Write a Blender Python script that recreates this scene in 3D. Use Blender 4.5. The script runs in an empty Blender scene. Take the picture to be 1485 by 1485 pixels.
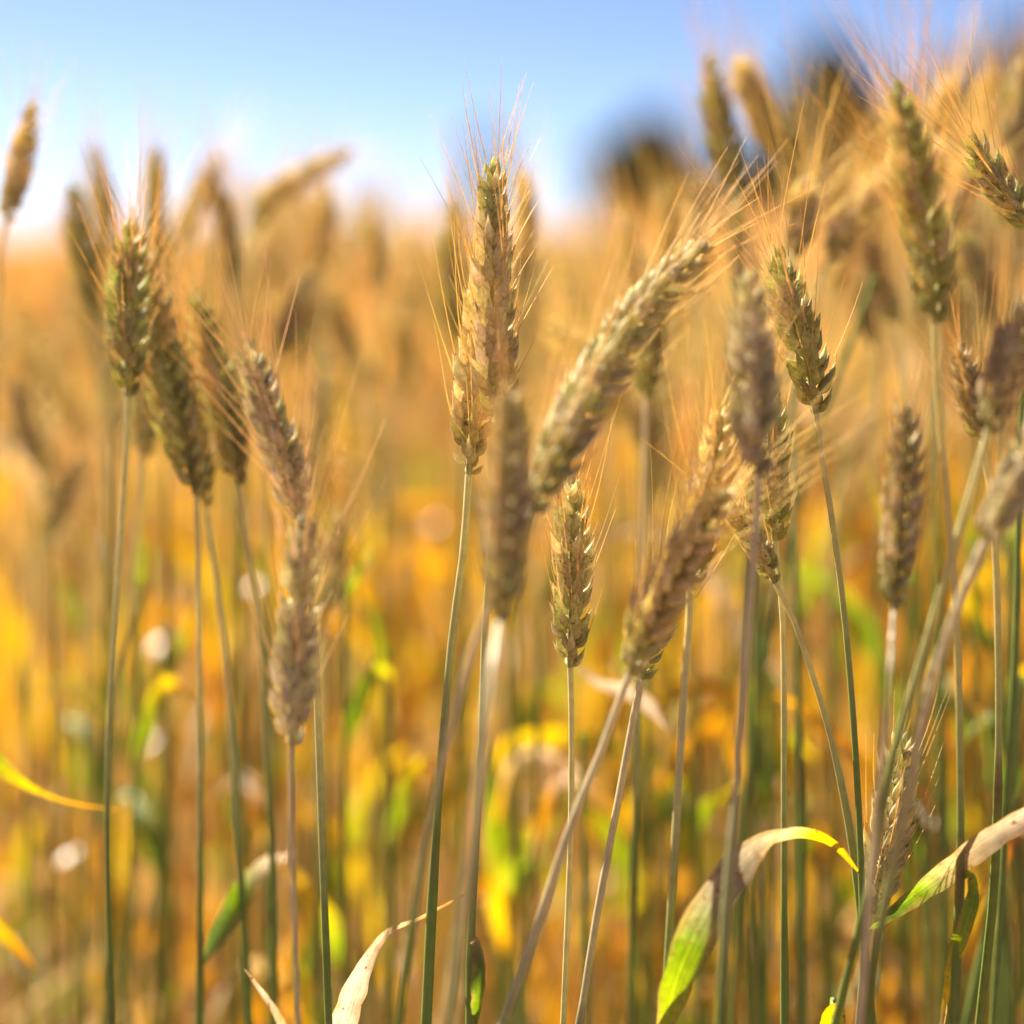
import bpy, math, random
import numpy as np
from mathutils import Vector

# ------------------------------------------------------------------ camera
R = math.radians
SC = bpy.context.scene
CZ = 0.95
PITCH = R(7.4)
FPX = 1485 * 50 / 24.0
FOCUS = 0.69
cam_d = bpy.data.cameras.new("camera")
cam = bpy.data.objects.new("camera", cam_d)
SC.collection.objects.link(cam)
SC.camera = cam
cam.location = (0, 0, CZ)
cam.rotation_euler = (R(90) - PITCH, 0, 0)
cam_d.lens = 50
cam_d.sensor_width = 24
cam_d.sensor_fit = 'HORIZONTAL'
cam_d.clip_start = 0.01
cam_d.clip_end = 2000
cam_d.dof.use_dof = True
cam_d.dof.focus_distance = FOCUS
cam_d.dof.aperture_fstop = 2.1

# ------------------------------------------------------------------ sky, sun, exposure
SUN_EL, SUN_AZ = R(42), R(-42)          # azimuth from +Y (view direction), negative = left
world = bpy.data.worlds.new("World")
SC.world = world
world.use_nodes = True
wn = world.node_tree
bg = wn.nodes["Background"]
sky = wn.nodes.new("ShaderNodeTexSky")
sky.sky_type = 'NISHITA'
sky.sun_disc = False
sky.sun_elevation = SUN_EL
sky.sun_rotation = SUN_AZ
sky.air_density = 0.3
sky.dust_density = 0.38
sky.ozone_density = 3.0
wn.links.new(sky.outputs[0], bg.inputs[0])
bg.inputs[1].default_value = 0.056
sun_d = bpy.data.lights.new("sun", 'SUN')
sun_d.energy = 5.0
sun_d.angle = R(0.5)
sun_d.color = (1.0, 0.90, 0.73)
sun = bpy.data.objects.new("sun", sun_d)
SC.collection.objects.link(sun)
sd = Vector((math.sin(SUN_AZ) * math.cos(SUN_EL), math.cos(SUN_AZ) * math.cos(SUN_EL), math.sin(SUN_EL)))
sun.rotation_euler = sd.to_track_quat('Z', 'Y').to_euler()
sun.location = (0, 0, 30)
SC.view_settings.view_transform = 'Standard'
SC.view_settings.look = 'None'
SC.view_settings.exposure = 1.72
SC.view_settings.gamma = 1
SC.render.engine = 'CYCLES'
SC.cycles.max_bounces = 8
SC.cycles.diffuse_bounces = 4
SC.cycles.transmission_bounces = 6
SC.cycles.glossy_bounces = 2
SC.cycles.use_denoising = True
SC.cycles.sample_clamp_indirect = 6
SC.cycles.caustics_reflective = False
SC.cycles.caustics_refractive = False

rng = np.random.default_rng(11)

# ------------------------------------------------------------------ helpers
FWD = np.array([0, math.cos(PITCH), -math.sin(PITCH)])
UPV = np.array([0, math.sin(PITCH), math.cos(PITCH)])
RGT = np.array([1.0, 0, 0])
CAM = np.array([0, 0, CZ])


def at(px, py, d):
    """point of the place seen at that pixel of the photograph, d metres along the lens axis"""
    return CAM + d * (FWD + (px - 742.5) / FPX * RGT + (742.5 - py) / FPX * UPV)


def norm(v):
    v = np.asarray(v, float)
    return v / (np.linalg.norm(v, axis=-1, keepdims=True) + 1e-12)


def smooth_path(pts, n):
    """Catmull-Rom through pts, n samples evenly spaced"""
    P = np.asarray(pts, float)
    if len(P) == 2:
        t = np.linspace(0, 1, n)[:, None]
        return P[0] * (1 - t) + P[1] * t
    Q = np.vstack([2 * P[0] - P[1], P, 2 * P[-1] - P[-2]])
    out = []
    for i in range(1, len(Q) - 2):
        a, b, c, d = Q[i - 1], Q[i], Q[i + 1], Q[i + 2]
        for t in np.linspace(0, 1, 12, endpoint=False):
            out.append(0.5 * (2 * b + (c - a) * t + (2 * a - 5 * b + 4 * c - d) * t * t + (3 * b - a - 3 * c + d) * t ** 3))
    out.append(P[-1])
    out = np.array(out)
    s = np.r_[0, np.cumsum(np.linalg.norm(np.diff(out, axis=0), axis=1))]
    tt = np.linspace(0, s[-1], n)
    return np.stack([np.interp(tt, s, out[:, k]) for k in range(out.shape[1])], 1)


class MB:
    """collects quads with vertex colours and uv into ONE mesh"""
    def __init__(self):
        self.v, self.f, self.c, self.u, self.n = [], [], [], [], 0

    def add(self, V, F, C, U=None):
        V = np.asarray(V, float)
        self.v.append(V)
        self.f.append(np.asarray(F, int) + self.n)
        C = np.asarray(C, float)
        if C.ndim == 1:
            C = np.tile(C, (len(V), 1))
        self.c.append(C)
        self.u.append(np.zeros((len(V), 2)) if U is None else U)
        self.n += len(V)

    def grid(self, G, C, closed=False, U=None):
        """G: (n, m, 3) rows of points"""
        n, m = G.shape[:2]
        idx = np.arange(n * m).reshape(n, m)
        if closed:
            idx = np.hstack([idx, idx[:, :1]])
        F = np.stack([idx[:-1, :-1], idx[:-1, 1:], idx[1:, 1:], idx[1:, :-1]], -1).reshape(-1, 4)
        C = np.asarray(C, float)
        if C.ndim == 2:
            C = np.repeat(C, m, axis=0)
        if U is None:
            a, b = np.meshgrid(np.linspace(0, 1, n), np.linspace(0, 1, m), indexing='ij')
            U = np.stack([b, a], -1).reshape(-1, 2)
        self.add(G.reshape(-1, 3), F, C.reshape(-1, 3) if C.ndim > 1 else C, U)

    def tube(self, P, rad, C, sides=6):
        P = np.asarray(P, float)
        T = norm(np.gradient(P, axis=0))
        a = np.array([0.0, 0, 1]) if abs(T[0][2]) < 0.9 else np.array([1.0, 0, 0])
        U = norm(np.cross(T, a))
        W = np.cross(T, U)
        th = np.linspace(0, 2 * math.pi, sides, endpoint=False)
        rad = np.broadcast_to(rad, len(P))
        G = P[:, None] + rad[:, None, None] * (np.cos(th)[None, :, None] * U[:, None] + np.sin(th)[None, :, None] * W[:, None])
        self.grid(G, C, closed=True)

    def mesh(self, name, mat, origin=(0, 0, 0)):
        V = np.vstack(self.v) - np.asarray(origin)
        F = np.vstack(self.f)
        C = np.vstack(self.c)
        U = np.vstack(self.u)
        me = bpy.data.meshes.new(name)
        me.vertices.add(len(V))
        me.vertices.foreach_set("co", V.astype(np.float32).ravel())
        me.loops.add(F.size)
        me.loops.foreach_set("vertex_index", F.astype(np.int32).ravel())
        me.polygons.add(len(F))
        me.polygons.foreach_set("loop_start", np.arange(0, F.size, 4, dtype=np.int32))
        me.update(calc_edges=True)
        me.polygons.foreach_set("use_smooth", np.ones(len(F), bool))
        ca = me.color_attributes.new("Col", 'FLOAT_COLOR', 'POINT')
        ca.data.foreach_set("color", np.hstack([np.clip(C, 0, 1), np.ones((len(C), 1))]).astype(np.float32).ravel())
        uv = me.uv_layers.new(name="UVMap")
        uv.data.foreach_set("uv", U[F.ravel()].astype(np.float32).ravel())
        me.materials.append(mat)
        return me

    def build(self, name, mat, parent=None, origin=(0, 0, 0)):
        return link(name, self.mesh(name, mat, origin), parent)


def link(name, data, parent=None):
    o = bpy.data.objects.new(name, data)
    SC.collection.objects.link(o)
    if parent:
        o.parent = parent
    return o


def tag(o, label=None, cat=None, group=None, kind=None):
    if label: o['label'] = label
    if cat: o['category'] = cat
    if group: o['group'] = group
    if kind: o['kind'] = kind
    return o


# ------------------------------------------------------------------ materials
def plant_mat(name, transl, rough, stripe=(60, 2), stripe_amt=0.25, spec=0.4, bump=0.15, noise=0.2, noise_scale=900, sat=1.25, spots=0):
    m = bpy.data.materials.new(name)
    m.use_nodes = True
    nt = m.node_tree
    N, L = nt.nodes, nt.links
    N.clear()
    out = N.new("ShaderNodeOutputMaterial")
    col = N.new("ShaderNodeAttribute"); col.attribute_name = "Col"
    uv = N.new("ShaderNodeUVMap"); uv.uv_map = "UVMap"
    mp = N.new("ShaderNodeMapping"); mp.inputs['Scale'].default_value = (stripe[0], stripe[1], 1)
    n1 = N.new("ShaderNodeTexNoise"); n1.inputs['Scale'].default_value = 1; n1.inputs['Detail'].default_value = 2
    L.new(uv.outputs[0], mp.inputs[0]); L.new(mp.outputs[0], n1.inputs[0])
    tc = N.new("ShaderNodeTexCoord")
    n2 = N.new("ShaderNodeTexNoise"); n2.inputs['Scale'].default_value = noise_scale; n2.inputs['Detail'].default_value = 3
    L.new(tc.outputs['Object'], n2.inputs[0])
    def remap(sock, amt):
        r = N.new("ShaderNodeMapRange")
        r.inputs['From Min'].default_value = 0.3; r.inputs['From Max'].default_value = 0.7
        r.inputs['To Min'].default_value = 1 - amt; r.inputs['To Max'].default_value = 1 + amt
        L.new(sock, r.inputs['Value'])
        return r.outputs[0]
    mul = N.new("ShaderNodeMath"); mul.operation = 'MULTIPLY'
    L.new(remap(n1.outputs[0], stripe_amt), mul.inputs[0]); L.new(remap(n2.outputs[0], noise), mul.inputs[1])
    vm = N.new("ShaderNodeVectorMath"); vm.operation = 'SCALE'
    L.new(col.outputs['Color'], vm.inputs[0]); L.new(mul.outputs[0], vm.inputs['Scale'])
    if spots:
        n3 = N.new("ShaderNodeTexNoise"); n3.inputs['Scale'].default_value = spots; n3.inputs['Detail'].default_value = 4; n3.inputs['Roughness'].default_value = .7
        L.new(tc.outputs['Object'], n3.inputs[0])
        cr = N.new("ShaderNodeMapRange"); cr.inputs['From Min'].default_value = .60; cr.inputs['From Max'].default_value = .68
        L.new(n3.outputs[0], cr.inputs['Value'])
        mc = N.new("ShaderNodeMix"); mc.data_type = 'RGBA'
        L.new(cr.outputs[0], mc.inputs[0]); L.new(vm.outputs[0], mc.inputs[6]); mc.inputs[7].default_value = (.22, .12, .05, 1)
        src = mc.outputs[2]
    else:
        src = vm.outputs[0]
    hs = N.new("ShaderNodeHueSaturation"); hs.inputs['Saturation'].default_value = sat; hs.inputs['Value'].default_value = 1.1
    L.new(src, hs.inputs['Color'])
    p = N.new("ShaderNodeBsdfPrincipled")
    p.inputs['Roughness'].default_value = rough
    p.inputs['Specular IOR Level'].default_value = spec
    L.new(src, p.inputs['Base Color'])
    bp = N.new("ShaderNodeBump"); bp.inputs['Strength'].default_value = bump; bp.inputs['Distance'].default_value = 0.0006
    L.new(n1.outputs[0], bp.inputs['Height']); L.new(bp.outputs[0], p.inputs['Normal'])
    t = N.new("ShaderNodeBsdfTranslucent")
    L.new(hs.outputs[0], t.inputs['Color'])
    mx = N.new("ShaderNodeMixShader"); mx.inputs[0].default_value = transl
    L.new(p.outputs[0], mx.inputs[1]); L.new(t.outputs[0], mx.inputs[2])
    L.new(mx.outputs[0], out.inputs[0])
    return m


M_EAR = plant_mat("husk", 0.54, 0.5, (5, 1.2), 0.18, 0.32, 0.4, 0.22, 700, 1.0, 420)
M_AWN = plant_mat("awn", 0.62, 0.55, (1, 6), 0.15, 0.25, 0.0, 0.1, 300, 1.1)
M_STEM = plant_mat("stem", 0.25, 0.45, (14, 3), 0.22, 0.4, 0.3, 0.12, 250, 1.1)
M_LEAF = plant_mat("leaf", 0.50, 0.40, (34, 1.3), 0.40, 0.5, 0.6, 0.22, 260, 1.2, 330)
M_FIELD = plant_mat("field_wheat", 0.55, 0.3, (6, 2), 0.15, 0.6, 0.0, 0.15, 60, 1.1)

# ------------------------------------------------------------------ plant pieces
NK, NR = 8, 7            # rings and points round a husk
_k = np.linspace(0, 1, NK)
_wid = np.array([0.40, 0.85, 1.0, 0.92, 0.70, 0.40, 0.15, 0.03])
_bow = 0.10 * np.sin(_k * math.pi) + 0.03 * _k ** 3
_th = np.linspace(0, 2 * math.pi, NR, endpoint=False) + math.pi / 2
_cx, _cy = np.cos(_th), np.sin(_th)
_cy = np.where(_cy > 0.5, _cy * 1.25, _cy * 0.8)      # keel on the outside
_HT = np.zeros((NK, NR, 3))
_HT[:, :, 0] = _wid[:, None] * _cx[None]              # width
_HT[:, :, 1] = _wid[:, None] * _cy[None]              # thickness
_HT[:, :, 2] = _k[:, None]                            # length
_idx = np.arange(NK * NR).reshape(NK, NR)
_idx = np.hstack([_idx, _idx[:, :1]])
_HF = np.stack([_idx[:-1, :-1], _idx[:-1, 1:], _idx[1:, 1:], _idx[1:, :-1]], -1).reshape(-1, 4)
_ua, _ub = np.meshgrid(_k, np.linspace(0, 1, NR), indexing='ij')
_HU = np.stack([_ub, _ua], -1).reshape(-1, 2)


def add_husk(mb, base, d, nrm, ln, w, t, col, tipcol):
    d = norm(d)
    x = norm(np.cross(nrm, d))
    y = np.cross(d, x)
    G = (base + _HT[:, :, 0:1] * w * x + (_HT[:, :, 1:2] * t + (_bow * ln)[:, None, None]) * y + _HT[:, :, 2:3] * ln * d)
    k = np.clip((_k - 0.72) / 0.28, 0, 1)[:, None, None]
    kb = np.clip(1 - _k / 0.35, 0, 1)[:, None, None] * 0.35
    C = np.broadcast_to(col, (NK, NR, 3)) * (1 - k) + tipcol * k
    C = C * (1 - kb) + np.array([0.42, 0.40, 0.16]) * kb
    mb.add(G.reshape(-1, 3), _HF, C.reshape(-1, 3), _HU + rng.random(2) * 7)


TINTS = {
    'tan':   [(.74, .66, .39), (.78, .69, .41), (.68, .61, .34), (.70, .66, .34)],
    'grey':  [(.72, .66, .44), (.68, .62, .40), (.78, .71, .48), (.68, .61, .41)],
    'green': [(.64, .62, .28), (.70, .64, .31), (.58, .57, .24), (.72, .62, .33)],
    'gold':  [(.86, .73, .40), (.88, .76, .43), (.82, .70, .36), (.88, .76, .47)],
    'brown': [(.66, .57, .34), (.70, .59, .35), (.62, .53, .30), (.66, .58, .35)],
}
AWNC = {'tan': (.86, .66, .34), 'grey': (.84, .64, .40), 'green': (.86, .64, .32), 'gold': (.92, .72, .36), 'brown': (.84, .62, .32)}


def ear_parts(spine_pts, width, tint='tan', twist=0.0, awn=0.045, awn_n=1.0, nsp=None, r=None, spread=1.0):
    """spine from BASE to TIP in world coordinates. returns husk mesh builder, awn builder"""
    r = r or rng
    P = smooth_path(spine_pts, 60)
    s = np.r_[0, np.cumsum(np.linalg.norm(np.diff(P, axis=0), axis=1))]
    L = s[-1]
    T = norm(np.gradient(P, axis=0))
    view = norm(P[0] - CAM) if abs(T[0] @ norm(P[0] - CAM)) < 0.9 else np.array([0, 1.0, 0])
    sc = width / 0.0120
    nsp = nsp or max(14, int(round(L / (0.0033 * sc ** 0.5))))
    mb, ab = MB(), MB()
    cols = np.array(TINTS[tint])
    mb.tube(P[:57], 0.0011 * sc, np.array([.42, .38, .18]), 5)
    for i in range(nsp + 1):
        q = i / nsp
        term = i == nsp
        h = L * (0.01 + 0.90 * q)
        j = min(58, int(h / L * 59))
        p = np.array([np.interp(h, s, P[:, k]) for k in range(3)])
        t = T[j]
        u0 = norm(np.cross(t, view)); v0 = np.cross(t, u0)
        ang = twist + 0.25 * math.sin(q * 3)
        U = math.cos(ang) * u0 + math.sin(ang) * v0
        V = np.cross(t, U)
        side = 1 if i % 2 else -1
        env = (0.62 + 0.38 * min(1, q / 0.16)) * (1 - 0.42 * max(0, (q - 0.55) / 0.45) ** 1.3) * sc
        env *= r.uniform(0.93, 1.07)
        out = U * side
        base_col = cols[r.integers(len(cols))]
        if q < 0.2 and tint != 'grey':
            base_col = base_col * 0.6 + np.array([.42, .42, .12]) * 0.4
        alpha = R(r.uniform(20, 29)) * (0.75 if q > .85 else 1)
        items = []   # (v side, raise, length, width, out angle, lat angle, awned)
        for vs in (-1, 1):
            items.append((vs, -0.0004, 0.0084, 0.00180, alpha * 0.9, R(31) * vs, False))
            items.append((vs, 0.0010, 0.0110, 0.00195, alpha * 1.05, R(16) * vs, True))
        items.append((0, 0.0026, 0.0098, 0.0018, alpha * 1.2, 0.0, r.random() < 0.25))
        if term:
            items = [(vs, 0.0, 0.0105, 0.0020, R(4), R(13) * vs, True) for vs in (-1, 1)] + [(0, .001, .011, .002, R(-3), 0, True)]
        for vs, rz, ln, w, a, b, awned in items:
            a += R(r.uniform(-6, 6)); b += R(r.uniform(-6, 6)); ln *= r.uniform(.88, 1.12)
            d = norm(t * math.cos(a) * math.cos(b) + out * math.sin(a) + V * math.sin(b))
            bp = p + t * rz * env + out * (0.0010 * env if not term else 0) + V * vs * 0.0012 * env
            nrm = norm(out * math.cos(b) + V * math.sin(b) * 1.4)
            c = base_col * r.uniform(0.82, 1.18) * np.array([1, r.uniform(.95, 1.05), r.uniform(.85, 1.15)])
            tc = c * np.array([1.15, 1.05, .95]) if r.random() < 0.8 else c * np.array([.45, .32, .35])
            if not term and r.random() < .035:
                continue                       # a husk shed or broken off
            ln *= env; wi = w * env * r.uniform(.88, 1.1)
            add_husk(mb, bp, d, nrm, ln, wi, wi * 0.72, c, tc)
            if awned:
                tip = bp + d * ln * 0.96 + np.cross(d, norm(np.cross(nrm, d))) * (-0.05 * ln)
                if r.random() < awn_n:
                    la = awn * r.uniform(0.5, 1.0) * (0.6 + 0.6 * min(1, q / .3))
                    k = np.linspace(0, 1, 9)[:, None]
                    d2 = norm(t * 1.0 + out * r.uniform(0.12, 0.42) * spread + V * (vs * r.uniform(0.0, .30) + r.uniform(-.05, .05)) * spread)
                    bend = norm(np.cross(t, r.normal(size=3))) * r.uniform(-.06, .10)
                    pts = tip + la * (d * 0.12 * (1 - np.exp(-k * 4)) + d2 * 0.92 * k + bend * k ** 2)
                    ac = np.array(AWNC[tint]) * r.uniform(.8, 1.2)
                    ab.tube(pts, np.linspace(0.00021, 0.00005, 9) * (0.7 + 0.3 * sc), ac, 3)
                elif r.random() < .6:
                    k = np.linspace(0, 1, 4)[:, None]
                    ab.tube(tip + k * 0.005 * norm(d + t * .5), np.linspace(0.00028, 0.00006, 4), np.array(AWNC[tint]) * .8, 3)
    return mb, ab


STRAW = np.array([.72, .66, .32]); GREEN = np.array([.20, .27, .06]); PINK = np.array([.70, .61, .38]); SHEATH = np.array([.26, .30, .08])


def stem_part(pts, r0=0.0011, r1=0.0017, top=STRAW, low=GREEN, node_at=None, greenat=0.25, n=64, sides=8):
    P = smooth_path(pts, n)
    r0, r1 = r0 * .95, r1 * .86
    s = np.r_[0, np.cumsum(np.linalg.norm(np.diff(P, axis=0), axis=1))]
    q = s / s[-1]
    rad = r0 + (r1 - r0) * np.clip(q / 0.5, 0, 1)
    g = np.clip((s - greenat * 0.16) / 0.09, 0, 1)[:, None]
    C = np.asarray(top) * (1 - g) + np.asarray(low) * g
    if node_at is not None:
        for z in node_at:                      # a swollen joint, the sheath below it thicker
            k = np.exp(-((P[:, 2] - z) / 0.004) ** 2)
            rad = rad * (1 + 0.35 * k)
            C = C * (1 - k[:, None]) + np.array([.20, .14, .05]) * k[:, None]
            below = np.clip((z - P[:, 2]) / 0.01, 0, 1)
            rad = rad + 0.0004 * below
    mb = MB()
    mb.tube(P, rad, C, sides)
    return mb


def leaf_part(pts, widths, cols, rolls, fold=0.25, n=40, m=7, wavy=0.0, mb=None):
    """blade along pts; widths, cols and rolls given at the pts"""
    P = smooth_path(pts, n)
    k = np.linspace(0, 1, n)
    kk = np.linspace(0, 1, len(widths))
    W = np.interp(k, kk, widths)
    kc = np.linspace(0, 1, len(cols))
    C = np.stack([np.interp(k, kc, np.array(cols)[:, c]) for c in range(3)], 1)
    kr = np.linspace(0, 1, len(rolls))
    Ro = np.interp(k, kr, rolls) + wavy * np.sin(k * 9)
    W = W * (1 + .05 * np.sin(k * 31 + P[0][0] * 90) + .04 * np.sin(k * 57 + P[0][2] * 70))
    T = norm(np.gradient(P, axis=0))
    vd = norm(P - CAM)
    A = norm(np.cross(T, vd)); B = np.cross(T, A)
    X = np.cos(Ro)[:, None] * A + np.sin(Ro)[:, None] * B
    Y = np.cross(T, X)
    a = np.linspace(-1, 1, m)
    G = P[:, None] + (W / 2)[:, None, None] * (a[None, :, None] * X[:, None] + fold * (np.abs(a) ** 1.4)[None, :, None] * Y[:, None])
    mb = mb or MB()
    Cg = np.repeat(C[:, None], m, 1)
    Cg = Cg * (1 + 0.14 * np.exp(-(a / 0.12) ** 2))[None, :, None]
    ed = np.clip((np.abs(a)[None, :] - .70 + .22 * np.sin(k * 23)[:, None]) / .3, 0, 1)[..., None] * .6
    Cg = Cg * (1 - ed) + np.array([.46, .28, .12]) * ed           # withered margins
    mb.grid(G, Cg.reshape(n, m, 3))
    return mb


def to_ground(w):
    """carry a stem path on from its last given point down to the soil"""
    w = [np.asarray(p, float) for p in w]
    d = norm(w[-1] - w[-2])
    d[2] = min(d[2], -0.7)
    a = w[-1] + d * 0.18
    g = a + np.array([d[0] * 0.25, d[1] * 0.1, 0]) * 0.8
    g[2] = 0.0
    return w + [a, g]


LC = dict(green=(.21, .31, .05), lime=(.33, .40, .06), yellow=(.80, .57, .05), orange=(.80, .40, .06), tan=(.58, .43, .24),
          grey=(.36, .30, .20), pale=(.64, .50, .37), rust=(.40, .18, .07), dark=(.12, .18, .05))


def wheat(label, ear, stem, w, tint='tan', twist=0.3, awn=0.045, awn_n=1.0, spread=1.0, top=STRAW, low=GREEN, greenat=0.25,
          r0=0.0011, r1=0.0016, nodes=None, leaves=(), group='wheat plants standing near the camera'):
    """ear: [(px,py,d) ...] tip first, base last; stem: [(px,py,d)] from the ear base downwards"""
    r = np.random.default_rng(abs(int(ear[0][0] * 7 + ear[0][1] * 13)) + 5)
    E = [at(*p) for p in ear][::-1]
    S = to_ground([E[0]] + [at(*p) for p in stem])
    base = S[-1]
    root = link('wheat_plant', None)
    root.location = base
    root.empty_display_size = 0.05
    tag(root, label, 'wheat', group)
    D = np.mean([p[2] for p in ear])
    width = w / FPX * D
    if nodes is None and r.random() < .7:
        nodes = [r.uniform(.64, .80)]
    stem_part(S, r0, r1, top, low, nodes, greenat).build('stem', M_STEM, root, base)
    mb, ab = ear_parts(E, width, tint, twist, awn, awn_n, None, r, spread)
    e = mb.build('ear', M_EAR, root, base)
    if ab.n:
        ab.build('bristles', M_AWN, e, base)
    for lf in leaves:
        pts, ws, cs, ro = lf[:4]
        P = [at(*p) for p in pts]
        Dm = pts[0][2]
        leaf_part(P, [x / FPX * Dm for x in ws], [LC[c] for c in cs], ro, *(lf[4:5] or (0.25,))).build('leaf', M_LEAF, root, base)
    return root


# ------------------------------------------------------------------ ground
def ground():
    m = bpy.data.materials.new("soil"); m.use_nodes = True
    N, L = m.node_tree.nodes, m.node_tree.links
    p = N["Principled BSDF"]; p.inputs['Roughness'].default_value = 0.95
    tc = N.new("ShaderNodeTexCoord")
    n = N.new("ShaderNodeTexNoise"); n.inputs['Scale'].default_value = 14; n.inputs['Detail'].default_value = 8
    cr = N.new("ShaderNodeValToRGB")
    cr.color_ramp.elements[0].position = 0.35; cr.color_ramp.elements[0].color = (.12, .065, .03, 1)
    cr.color_ramp.elements[1].position = 0.7; cr.color_ramp.elements[1].color = (.42, .24, .10, 1)
    bp = N.new("ShaderNodeBump"); bp.inputs['Distance'].default_value = 0.03
    L.new(tc.outputs['Object'], n.inputs[0]); L.new(n.outputs[0], cr.inputs[0]); L.new(cr.outputs[0], p.inputs['Base Color'])
    L.new(n.outputs[0], bp.inputs['Height']); L.new(bp.outputs[0], p.inputs['Normal'])
    xs = np.r_[np.linspace(-600, -12, 8), np.linspace(-10, 10, 41), np.linspace(12, 600, 8)]
    ys = np.r_[np.linspace(-60, -2, 4), np.linspace(-1, 14, 50), np.linspace(16, 1200, 14)]
    X, Y = np.meshgrid(xs, ys, indexing='ij')
    Z = np.where((np.abs(X) < 10) & (Y < 14), 0.012 * np.sin(X * 9) * np.sin(Y * 7), 0) - 0.012
    mb = MB(); mb.grid(np.stack([X, Y, Z], -1), np.array([.3, .2, .1]))
    tag(mb.build('ground', m), kind='structure')


ground()

# ------------------------------------------------------------------ trees at the field's far edge
M_BARK = plant_mat("bark", 0.0, 0.9, (8, 4), 0.3, 0.2, 0.4, 0.2, 8, 1.0)
M_CROWN = plant_mat("crown_leaves", 0.25, 0.5, (1, 1), 0.1, 0.3, 0.0, 0.2, 3, 1.2)


def tree(px, ytop, wpx, D, label, seed, ybase_frac=0.25, cone=False):
    r = np.random.default_rng(seed)
    X = (px - 742.5) / FPX * D
    hor = 742.5 - math.tan(PITCH) * FPX
    H = CZ + (hor - ytop) / FPX * D
    Wd = wpx / FPX * D
    root = link('tree', None); root.location = (X, D, 0)
    tag(root, label, 'tree', 'trees at the far edge of the field')
    tb = MB()
    bark = np.array([.10, .075, .05])
    n = 10
    z = np.linspace(0, H * 0.75, n)
    tb.tube(np.stack([0.1 * np.sin(z * .8), 0.08 * np.cos(z * .9), z], 1), np.linspace(0.035 * H, 0.008 * H, n), bark, 8)
    cen = []
    for i in range(38):
        a = r.uniform(0, 2 * math.pi)
        hz = r.uniform(ybase_frac, 0.92)
        f = (1 - hz) * 1.3 if cone else math.sin(min(1, (hz - ybase_frac + .18) / (1 - ybase_frac)) * math.pi) ** 0.6
        rr = Wd * 0.42 * f * r.uniform(.45, 1)
        c = np.array([math.cos(a) * rr, math.sin(a) * rr, H * hz])
        cen.append((c, Wd * (0.13 + 0.12 * r.random()) * (0.6 if cone else 1)))
        z0 = H * hz * 0.65
        k = np.linspace(0, 1, 5)[:, None]
        s0 = np.array([0, 0, z0])
        tb.tube(s0 + (c - s0) * k + np.array([0, 0, .1 * H]) * (k * (1 - k)), np.linspace(.012 * H, .004 * H, 5), bark, 5)
    tb.build('trunk', M_BARK, root)
    cb = MB()
    for c, rad in cen:
        m_ = 520
        d = norm(r.normal(size=(m_, 3))) * (r.uniform(0.3, 1.05, (m_, 1)) * rad)
        pos = c + d * np.array([1, 1, .8])
        pos[:, 2] = np.minimum(pos[:, 2], H)
        a = norm(r.normal(size=(m_, 3))); b = norm(np.cross(a, r.normal(size=(m_, 3))))
        s_ = r.uniform(.05, .10, (m_, 1)) * H ** .5
        V = np.stack([pos - a * s_, pos + b * s_ * .6, pos + a * s_, pos - b * s_ * .6], 1).reshape(-1, 3)
        F = np.arange(m_ * 4).reshape(-1, 4)
        col = np.array([.050, .080, .020]) * r.uniform(.6, 1.5)
        C = np.repeat(col * r.uniform(.7, 1.3, (m_, 1)), 4, axis=0)
        cb.add(V, F, C)
    cb.build('crown', M_CROWN, root)


tree(703, 178, 85, 62, 'small dark tree rising alone behind the tall middle ear', 1, cone=True)
tree(940, 168, 200, 60, 'broad dark blurred tree left of the two high bright ears', 2)
tree(1195, 58, 220, 56, 'tall rounded olive green tree top against blue sky', 3)
tree(1285, 165, 150, 58, 'lower dark tree between the olive green tree and the tall right ear', 4)
tree(1372, 88, 150, 55, 'dark tree just right of the tall right ear', 5)
tree(1470, 50, 190, 54, 'dark tree at the right edge, tallest of the row', 6)
tree(1070, 225, 150, 61, 'low dark tree hidden behind the two high bright ears', 7)

# ------------------------------------------------------------------ wheat plants one can point at
G, P_, Q_ = GREEN, PINK, STRAW
NB = 'wheat plants in the sharp middle rows'

wheat('tallest middle ear, sharp, long fine bristles fanned against white sky',
      [(716, 222, .69), (714, 400, .685), (724, 620, .68)], [(712, 780, .68), (703, 920, .68), (697, 1100, .68), (683, 1370, .68), (682, 1485, .68)],
      63, 'tan', 1.15, .034, 1.0, 1.5, nodes=[at(683, 1370, .68)[2]], group=NB,
      leaves=[([(683, 1368, .678), (692, 1365, .674), (697, 1400, .672), (695, 1450, .674), (690, 1500, .68)], [5, 18, 22, 16, 3],
               ['tan', 'dark', 'green', 'dark'], [.6, .3, .5, .9], .8)])
wheat('upright ear half tucked behind the left of the tallest middle ear, green at its base',
      [(706, 372, .705), (690, 520, .70), (680, 688, .695)], [(672, 800, .695), (655, 930, .695), (638, 1130, .695), (626, 1320, .695), (618, 1485, .695)],
      56, 'gold', 0.9, .040, .9, 1.0, greenat=.1, r0=.0013, r1=.0019, group=NB)
wheat('short sharp ear standing alone low in the middle, husks flaring on its right',
      [(829, 688, .69), (830, 820, .69), (827, 968, .69)], [(829, 1050, .69), (828, 1200, .69), (823, 1340, .69), (817, 1485, .69)],
      58, 'tan', 1.0, .034, .75, .9, greenat=.6, r0=.0010, r1=.0014, group=NB)
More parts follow.
